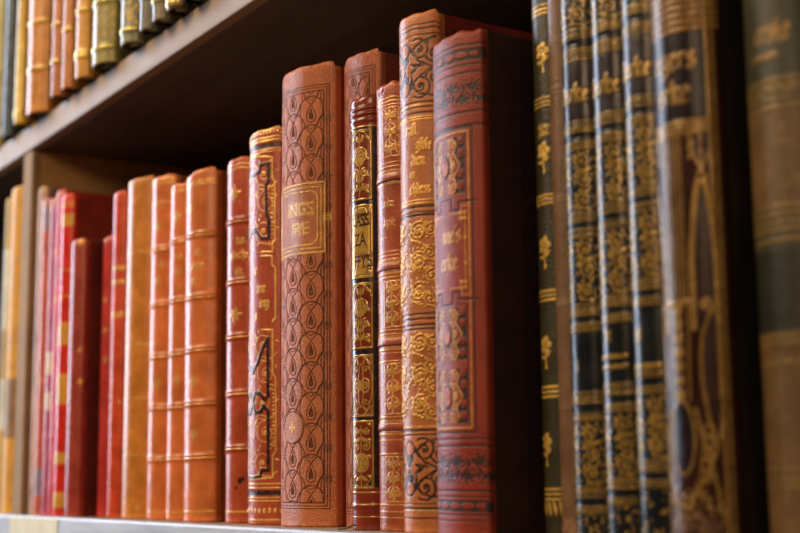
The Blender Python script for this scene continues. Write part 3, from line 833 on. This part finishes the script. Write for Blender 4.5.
def make_left():
    o = (.60, .165, .045)
    yb12 = (235, 298, 352, 404, 458); 
    banded('b12', 200, (234, 296, 349, 403, 457), o, 'widest and nearest of the three matching orange-brown volumes with gold bands', [('us.', 203, 254, 2.8), ('urche', 205, 268, 2.8), ('sc.', 199, 283, 2.8)], [(193, 209, 4.5), (194, 382, 4), (194, 435, 4)], .34, (181, 184, 512), 2)
    banded('b11', 177, (241, 300, 353, 406, 458), o, 'middle of the three matching orange-brown volumes with gold bands', [('us.', 184, 259, 2.6), ('urt.', 184, 274, 2.6), ('c.', 182, 289, 2.6)], [(177, 217, 4), (177, 380, 4)], .4, (191, 512), 5)
    banded('b10', 158, (249, 304, 356, 407, 459), o, 'farthest of the three matching orange-brown volumes, right of the mustard yellow book', [('us.', 165, 266, 2.6)], [(158, 226, 4), (158, 281, 4), (158, 384, 4)], .45, (181, 184.5, 203, 512), 7)
    banded('b13', 240, (220, 281, 336, 393, 448), (.40, .07, .028), 'reddish calf book with a small dark stain low on its spine', [('tus.', 247, 243, 2.9), ('ndsche', 249.5, 257.5, 2.9), ('sic.', 245, 274, 2.9)], [(236, 193, 5), (236, 315, 5.5)], .34, (164, 168, 512), 11, [(240, 481, 1.4), (243, 479, 1.), (236, 488, .8)])
    banded('b9', 140, (), (.56, .21, .035), 'mustard yellow book with thin gold lines, left of the orange-brown volumes', [], [(138, 234, 2.5), (139, 344, 3), (138, 508, 3)], .5, (252, 345, 398, 455), 3, rough=.33, board=(.35, .06, .02), wave=.8)
    banded('b8', 119, (), (.56, .07, .022), 'slim orange-red book with three short gold bars near its top, beside the mustard yellow book', [], [(119, 402, 2)], .5, (267, 269, 281, 283, 313, 316), 4, rough=.35, wave=.3, gold=(.9, .6, .2))
    banded('b7', 107, (), (.46, .035, .03), 'short red book standing back in the gap beside the slim orange-red book', [], [(105, 300, 3), (105, 330, 3), (105, 360, 3)], .6, (240,), 6, rough=.4, wave=.3, glines=False)
    banded('b6', 80, (), (.34, .05, .032), 'short red-brown book in front of the tall red ones, its dark right cover showing', [], [(80, 243, 4), (80, 382, 3), (80, 350, 2.5)], .55, (), 8, rough=.35, wave=.4, board=(.13, .018, .014))
    banded('b5', 67, (), (.62, .028, .014), 'bright red book with yellow label patches on its spine, beside the short red-brown book', [], [], .55, (203, 206, 270, 296), 9, sec=(.7, .34, .06), secbands=((214, 226), (322, 345), (374, 404), (452, 464), (492, 508)), rough=.3, wave=.3, board=(.30, .035, .02))
    banded('b4', 57, (), (.55, .030, .035), 'tall crimson book just left of the bright red one with yellow patches', [], [(56, 250, 3), (55, 300, 3)], .55, (196,), 10, rough=.33, wave=.4, board=(.30, .03, .02))
    banded('b3', 50, (), (.42, .06, .11), 'plum red book with a pale paper patch on its spine', [], [], .6, (203, 207), 13, sec=(.66, .56, .42), secbands=((352, 375), (392, 410)), rough=.3, wave=.3)
    banded('b2', 41, (), (.58, .14, .10), 'faded salmon book, second right of the upright partition', [], [], .6, (206, 380, 384), 14, sec=(.40, .28, .40), secbands=((203, 232), (468, 495)), rough=.35, wave=.4)
    banded('b1', 36, (), (.56, .36, .29), 'pale pinkish beige book standing against the upright partition', [], [], .6, (191, 194), 15, sec=(.6, .45, .2), secbands=((188, 191),), rough=.4, wave=.5)
    banded('c1', 10, (), (.68, .35, .045), 'yellow book with a brownish label patch, left of the upright partition', [], [], .6, (193, 197), 16, sec=(.30, .17, .08), secbands=((378, 438), ), rough=.7, wave=.4)
    banded('c0', -4, (), (.5, .36, .10), 'olive yellow book cut off by the left edge, with a pale band', [], [], .7, (), 17, sec=(.7, .72, .6), secbands=((250, 330), (380, 430)), rough=.7, wave=.4)


# ---------- dark volumes to the right; dimmer light there is put into most base colours
def make_right():
    b = bk('b21', 548); P = b.canvas(.45); U = b.La + 1
    V = lambda y: b.v(y, 547)
    for ys in ((4, 8, 12), (97, 101, 105), (195, 199, 203), (291, 295.5, 300), (387, 392, 397), (489, 494, 499)):
        for y in ys: P.band(V(y), .8, 'g', .1, U)
    for y in (50, 150, 245, 345, 442):
        v = V(y); uf = b.q(541. + y * .012, y)[0]
        for k in range(5): P.ell(uf + 2.1 * sin(k * 1.257 + .3), v + 2.3 * cos(k * 1.257 + .3), 1.25, 1.35, 'g', .2, n=14)
        P.ell(uf, v, .8, .8, 'g', .2, n=10); P.stroke([(uf, v - 3), (uf + .4, v - 7.5)], .7, 'g', .2)
        P.leaf(uf + .2, v - 4.5, 3.6, .8, .5, 'g', .2); P.leaf(uf + .2, v - 5.2, 3.6, .8, 2.6, 'g', .2); P.ell(uf + .4, v - 8.2, .7, .8, 'g', .2, n=10)
    u_, v_ = b.q(552, 134); P.text('10', 1, v_, 6, 'g', .8, .1, .1)
    for i in range(-3, 4): P.leaf(i * 2.6, V(516), 6, .9, pi / 2, 'g', .1)
    m = leather('dark_olive_cloth', (.036, .03, .014), gold=(.75, .46, .09), rough=.45, mott=.25, grain=.4)
    b.build(P, m, plain('dark_olive_board', (.03, .025, .014), .5), 'dark olive book with gold flowers and ruled lines, set back behind the broad red book', GL, seed=21, wave=.5)

    b = bk('b22', 562); P = b.canvas(.5); U = b.La + 1
    V = lambda y: b.v(y, 562)
    for y in (36, 40, 86, 91, 196, 200, 300, 304, 404, 408): P.band(V(y), .7, 's', .1, U)
    P.speckle(-6, 6, V(533), V(520), 90, .8, 'a', 3, .2)
    m = leather('plain_brown_leather', (.16, .085, .045), sec=(.26, .15, .08), rough=.45, mott=.35, grain=.5)
    b.build(P, m, plain('plain_brown_board', (.1, .04, .02), .5), 'thin plain brown book with faint double lines, between the olive book and the blue-black set', GL, seed=22, wave=.6)

    GO = (.44, .265, .055)
    def setvol(k, xm, L0, dy, tx, label, sd):
        b = bk(k, xm); P = b.canvas(.4); U = b.La + 1.5
        V = lambda y: b.v(y + dy, xm)
        ban = lambda y0, y1: [P.band(V(y0 + (y1 - y0) * t), (V(y0) - V(y1)) * .12, 'g', .15, U) for t in (.08, .36, .64, .92)]
        fol = lambda y0, y1, n, s_: (P.foliage(.8, 9.5, V(y1), V(y0), 'g', .6, n, .06, True, True, s_), P.speckle(-10, 10, V(y1), V(y0), 60, .9, 'g', s_, .05))
        fol(-60, 26, 4, sd); ban(28, 38); P.band(V(43), .9, 'k', -.1, U); ban(48, 60)
        P.rect(-U, U, V(118), V(62), 's', .05)
        u_, v_ = b.q(xm + 11, 100 + dy); frak(P, tx, u_, v_, 4.3, 'g', .30, .95, dh=.2)
        ban(120, 132); P.band(V(137), .9, 'k', -.1, U); ban(141, 150)
        fol(152, 210, 3, sd + 1); ban(212, 222); P.band(V(226), .9, 'k', 0, U); ban(229, 238)
        fol(240, 302, 3, sd + 2); ban(304, 316); P.band(V(320), .9, 'k', 0, U); ban(323, 332)
        if sd == 31: P.text('1', b.q(xm, 372)[0], b.v(372, xm), 5, 'g', .7, .1, .1)
        else:
            u_ = b.q(xm - 2, 340)[0]; P.text('2' if sd == 32 else '3', u_, b.v(341, xm - 2), 5, 'g', .7, .1, .1)
            for yy in ((357, 367) if sd == 32 else (366,)): P.band(b.v(yy, xm), 1.4, 'g', .1, 7)
        ban(392, 404); P.band(V(409), .9, 'k', 0, U); ban(413, 421)
        fol(424, 484, 3, sd + 3); ban(486, 498); P.band(V(503), .9, 'k', 0, U); ban(506, 514)
        P.speckle(-9, 9, 0, V(515), 40, 1., 'g', sd)
        m = leather(k + '_blue_black', (.010, .012, .014), gold=GO, sec=(.03, .022, .026), ink=(.008, .008, .01), rough=.30, mott=.3, grain=.2, wear=.6, metal=.2, spec=.3)
        b.build(P, m, plain(k + '_board', (.012, .012, .016), .4), label, GL, seed=sd, wave=.5)
    setvol('b23', 578, 0, 0, 'Werke', 'first of three blue-black gilt volumes, next to the thin plain brown book', 31)
    setvol('b24', 609, 0, -9, 'Werke', 'middle of the three blue-black volumes with gold leaf bands', 32)
    setvol('b25', 640, 0, -26, 'Werke', 'last of three blue-black gilt volumes, against the big brown arch-tooled book', 33)

    b = bk('b26', 690); P = b.canvas(.4); U = b.La + 2
    V = lambda y, x=690: b.v(y, x)
    vl1, vl0 = V(30), V(119)
    P.rect(-U, U, V(30), P.h, 's', 0)
    for i in range(7): P.band(V(28) + i * 2.4, .9, 'g', .15, U)
    P.rect(-12.6, 12.6, vl0, vl1, 'k', 0)
    ur = b.q(716, 75)[0]
    P.stroke([(13.6, 0), (13.6, P.h)], 1.1, 'g', .15, True); P.stroke([(15.3, 0), (15.3, P.h)], .7, 'g', .1, True)
    u_, v_ = b.q(696, 66); frak(P, 'ngers', u_, v_, 5.0, 'g', .25, 1.0, dh=.1)
    u_, v_ = b.q(690, 101); frak(P, 'erke', u_, v_, 5.0, 'g', .25, 1.0, dh=.1)
    for y in (120, 124, 128, 132): P.band(V(y), .9, 'g', .15, 13.4)
    # twin lancets either side of a bundle of slender shafts
    Q = lambda pts: [b.q(x, y) for x, y in pts]
    for u in (-3.6, -2.2, -.8, .8, 2.2, 3.6): P.stroke([(u, V(300)), (u, V(133))], .5, 'g', .1)
    P.stroke([(-4.6, V(302)), (4.6, V(302))], 1.8, 'g', .2)
    for i in range(8): P.leaf(.3, V(316 + i * 14), 4.6 - i * .15, 1.2, 1.15, 'g', .15, True)
    P.stroke([(4.2, V(305)), (3.4, V(400))], .5, 'g', .1, True)
    for d, w in ((0, 1.0), (1.3, .7)):
        arch = [(5.6 + d * .6 + (4.7 - d * .6) * t, V(262) + (V(171) - V(262) - d * 2.4) * sin(t * pi / 2) ** .8) for t in np.linspace(0, 1, 14)]
        arch = [(arch[0][0], V(330))] + arch + [(10.3 + (3.6 - d * .6) * t, V(262) + (V(171) - V(262) - d * 2.4) * cos(t * pi / 2) ** .8) for t in np.linspace(.05, 1, 14)] + [(13.9 - d * .6, V(400))]
        P.stroke(arch, w, 'g', .2, True)
    P.stroke([(10.3, V(171)), (10.3, V(134))], .6, 'g', .1, True)
    for k in (-1, 1): P.stroke([(10.3, V(171)), (10.3 + k * 3.2, V(150)), (10.3 + k * 3.8, V(134))], .6, 'g', .1, True)
    for yy in (140, 150, 160): P.leaf(6.2, V(yy), 4, .8, .9, 'g', .1, True)
    P.spiral(9.8, V(306), 2.4, -1.2, 1.3, 1.0, 'g', .2, mir=True); P.stroke([(11.6, V(312)), (10, V(322)), (8.4, V(335)), (7.6, V(360)), (7.8, V(385)), (9.2, V(420)), (11.2, V(447))], .9, 'g', .2, True)
    P.stroke([(13.9, V(400)), (13., V(430)), (11.2, V(452)), (7.5, V(478)), (2, V(505))], .9, 'g', .2, True)
    P.stroke([(5.2, V(410)), (7.5, V(445)), (10.4, V(480)), (12.5, V(520))], .9, 'g', .2, True)
    P.ell(0, V(438, 676), 4.6, 11, 'k', .0); P.ell(0, V(438, 676), 4.6, 11, 'g', .1, w=.7)
    for i in range(5): P.ell(9.0 - i * .4, V(432 + i * 11), 1.6, 2.2, 'g', .1, w=.6, mir=True)
    P.speckle(-12, 12, V(533), V(488), 110, 1.1, 'g', 5, .15)
    P.speckle(-11, 11, V(533), V(515), 120, 1.4, 'a', 8, .1)
    m = leather('brown_arch_cloth', (.03, .0098, .006), gold=(.40, .23, .06), ink=(.014, .009, .011), sec=(.14, .06, .02), rough=.24, mott=.3, grain=.3, wear=.6, metal=.2, spec=.2)
    b.build(P, m, plain('black_brown_board', (.014, .009, .008), .5), 'big brown book with a gold pointed arch and a dark title band', GL, seed=41, wave=.5)

    b = bk('b27', 780); P = b.canvas(.5); U = b.La + 2
    V = lambda y: b.v(y, 778)
    P.rect(-U, U, V(330), V(250), 'k', 0)
    P.rect(-U, U, V(206), V(104), 's', .0); P.rect(-U, U, 0, V(332), 's', 0)
    u_, v_ = b.q(790, 37); frak(P, 'ersie', u_, v_, 4.6, 'g', .34, .9)
    P.band(V(54), 2.0, 'g', .1, 5)
    for y in (79, 85, 91, 98, 106, 206, 214, 222, 230, 240, 336, 344, 363, 470, 480, 488): P.band(V(y), 1.2, 'g', .1, U)
    P.speckle(-15, 15, V(202), V(110), 160, 1.0, 'g', 7); P.speckle(-15, 15, 5, V(365), 200, .9, 'a', 9)
    m = leather('olive_grey_cloth', (.044, .043, .024), gold=(.27, .16, .045), ink=(.02, .019, .013), sec=(.13, .07, .026), rough=.5, mott=.3, grain=.4, wear=.7, metal=.3)
    b.build(P, m, plain('olive_board', (.05, .04, .02), .5), 'olive and tan banded book at the right edge, partly cut off', GL, seed=43, wave=.5)


# ---------- the upper row, seen from below
ZU = .2757


def make_upper():
    rows = [  # X, rec, R, base, gold, label, bands(mm above shelf), secondary, bands
        (-1009.3, -17, 8, (.55, .5, .22), 'pale yellow book at the far left end of the upper shelf', (20, 60), (.2, .3, .2), ()),
        (-969.5, -20, 7, (.06, .085, .11), 'dark slate book beside the thin gold-yellow one on the upper shelf', (), (.04, .05, .06), ()),
        (-931.7, -23, 6.5, (.60, .40, .06), 'thin gold-yellow book between the slate and orange books on the upper shelf', (8,), (.8, .6, .15), ((4, 60),)),
        (-901, -23, 17.5, (.56, .23, .042), 'wide orange leather book with raised bands on the upper shelf', (32, 66), (.6, .26, .05), ()),
        (-850.2, -23, 7, (.48, .16, .04), 'narrow red-brown book right of the wide orange one on the upper shelf', (24, 50), (.5, .2, .05), ()),
        (-828.9, -23, 7.5, (.50, .19, .042), 'narrow tan book between the red-brown and golden ones on the upper shelf', (40,), (.5, .2, .05), ()),
        (-802.6, -23, 9.5, (.58, .28, .04), 'golden yellow book with one bright brass band near its foot on the upper shelf', (14, 17, 45), (.8, .5, .1), ()),
        (-770.5, -23, 16, (.30, .25, .07), 'wide olive gilt book on the upper shelf, right of the golden yellow one', (10, 40), (.5, .36, .08), ((14, 36), (46, 80))),
        (-723.8, -23, 11.5, (.20, .19, .10), 'grey-green book with a gold patch, right of the wide olive one above', (8, 30), (.6, .42, .12), ((12, 24),)),
        (-695.1, -23, 7.2, (.15, .15, .11), 'thin grey book, third from the right end of those seen on the upper shelf', (20,), (.5, .36, .12), ()),
        (-676.5, -23, 7.6, (.20, .17, .10), 'thin grey-tan book left of the dark one with a brass foot', (12, 30), (.5, .36, .12), ()),
        (-655.8, -23, 8.5, (.10, .075, .03), 'dark book with a shiny brass band at its foot on the upper shelf', (3.5, 6, 8.5), (.75, .5, .12), ((2, 6),)),
        (-634.1, -23, 9, (.02, .018, .018), 'black book, rightmost in view on the upper shelf', (), (.1, .08, .04), ()),
    ]
    for i, (X, rec, R, base, label, bands, sec, sb) in enumerate(rows):
        b = Book(X, rec, R, 60, 196 + (i * 7) % 15, ZU, .14)
        P = b.canvas(.6); U = b.La + 1
        for a, c in sb: P.speckle(-U, U, a, c, 70, 2.0, 's', i) if i in (7, 8) else P.rect(-U, U, a, c, 's', 0)
        for v in bands:
            P.band(v, 1.8, 'g', .1, U); P.ridge(v, 1.6, .8, U)
        if i == 3: P.speckle(-U, U, 4, 70, 40, 1.5, 'a', 4)
        ends(P, .6, 3)
        m = leather('upper_leather', base, gold=(.95, .68, .2), sec=sec, rough=.34, mott=.3, grain=.25, wear=.3)
        b.build(P, m, plain('upper_board', mul(base, .25), .5), label, GU, seed=60 + i, wave=.4)


# ------------------------------------------------------------------ the bookcase
def make_case():
    root = empty('bookcase', (-.55, .1, -.02))
    tag(root, 'wooden bookcase with boards toned dark for shade and pale worn front edges holding two rows of old books', 'bookcase')
    off = Vector((.55, -.1, .02))
    dark = wood('shade_toned_wood', (.075, .043, .036), (.13, .075, .062), .5)  # same wood, coloured dark for the unlit underside
    edge = wood('worn_wood_edge', (.28, .17, .085), (.41, .27, .145), .6, .03)
    pale = wood('pale_worn_edge', (.30, .32, .36), (.50, .52, .58), .4, .25, 40)
    mid = wood('brown_partition_wood', (.40, .21, .07), (.60, .34, .12), .7, 1., 60)
    mid2 = wood('tan_partition_edge', (.30, .18, .09), (.42, .27, .14), .85, 1., 60)
    def slab(name, x0, x1, y0, y1, z0, z1, m, bev=.0012, par=root):
        bm = bmesh.new(); box_bm(bm, x0, x1, y0, y1, z0, z1, bev)
        me = bm_mesh(bm, name); o = link(name, me, m, par); o.location = off if par is root else (0, 0, 0); return o
    X0, X1 = -1.195, .25
    s1 = slab('shelf', X0, X1, -.004, .20, -.018, 0, edge); slab('shelf_edge', X0, X1, -.012, -.004, -.018, 0, pale, .0015, s1)
    s2 = slab('shelf', X0, X1, -.004, .20, .2579, ZU, dark); slab('shelf_edge', X0, X1, -.012, -.004, .2579, ZU, edge, .0015, s2)
    dv = slab('partition', -.9465, -.9268, -.004, .20, 0, .2579, mid, .0008); slab('partition_edge', -.9465, -.9268, -.0105, -.004, 0, .2579, mid2, .0012, dv)
    slab('back_panel', X0, X1, .20, .212, -.018, .62, dark, .0005)
    slab('side_panel', -1.22, -1.195, -.012, .20, -.018, .62, dark, .001)
    # paper shelf label
    a = onplane(10, 520, -.0122); c = onplane(58, 520, -.0122)
    bm = bmesh.new(); box_bm(bm, a[0], c[0], -.0125, -.0121, -.0135, -.0012, .0001)
    o = link('shelf_label', bm_mesh(bm, 'shelf_label'), plain('cream_paper', (.66, .62, .42), .6, .12)); tag(o, 'cream paper label stuck on the front edge of the lower shelf at the far left', 'label')


def make_lights():
    w = bpy.data.worlds.new('world'); SC.world = w; w.use_nodes = True
    bg = w.node_tree.nodes.get('Background') or w.node_tree.nodes.new('ShaderNodeBackground')
    bg.inputs[0].default_value = (1., .82, .66, 1); bg.inputs[1].default_value = .05
    def area(name, loc, tgt, sx, sy, pw, col):
        l = bpy.data.lights.new(name, 'AREA'); l.shape = 'RECTANGLE'; l.size = sx; l.size_y = sy; l.energy = pw; l.color = col
        o = bpy.data.objects.new(name, l); COL.objects.link(o); o.location = loc
        o.rotation_euler = (Vector(tgt) - Vector(loc)).to_track_quat('-Z', 'Y').to_euler(); return o
    area('front_fill_light', (-.95, -1.35, 1.2), (-.6, 0, .12), .9, .6, 26, (1., .76, .50))  # warm fill added in front to keep the right sides of spines lit
    area('sky_window_light', (-2.65, -.74, .75), (-.6, 0, .12), .75, 1.5, 50, (.72, .82, 1.))
    area('room_lamp', (.9, -2.0, .95), (-.7, 0, .15), .5, .5, 15, (1., .70, .42))
    SC.view_settings.view_transform = 'Standard'; SC.view_settings.look = 'None'
    SC.view_settings.exposure = 0; SC.view_settings.gamma = 1


make_case(); make_left(); make_b14(); make_b15(); make_b16(); make_b17(); make_b18(); make_b19(); make_b20(); make_right(); make_upper(); make_lights()
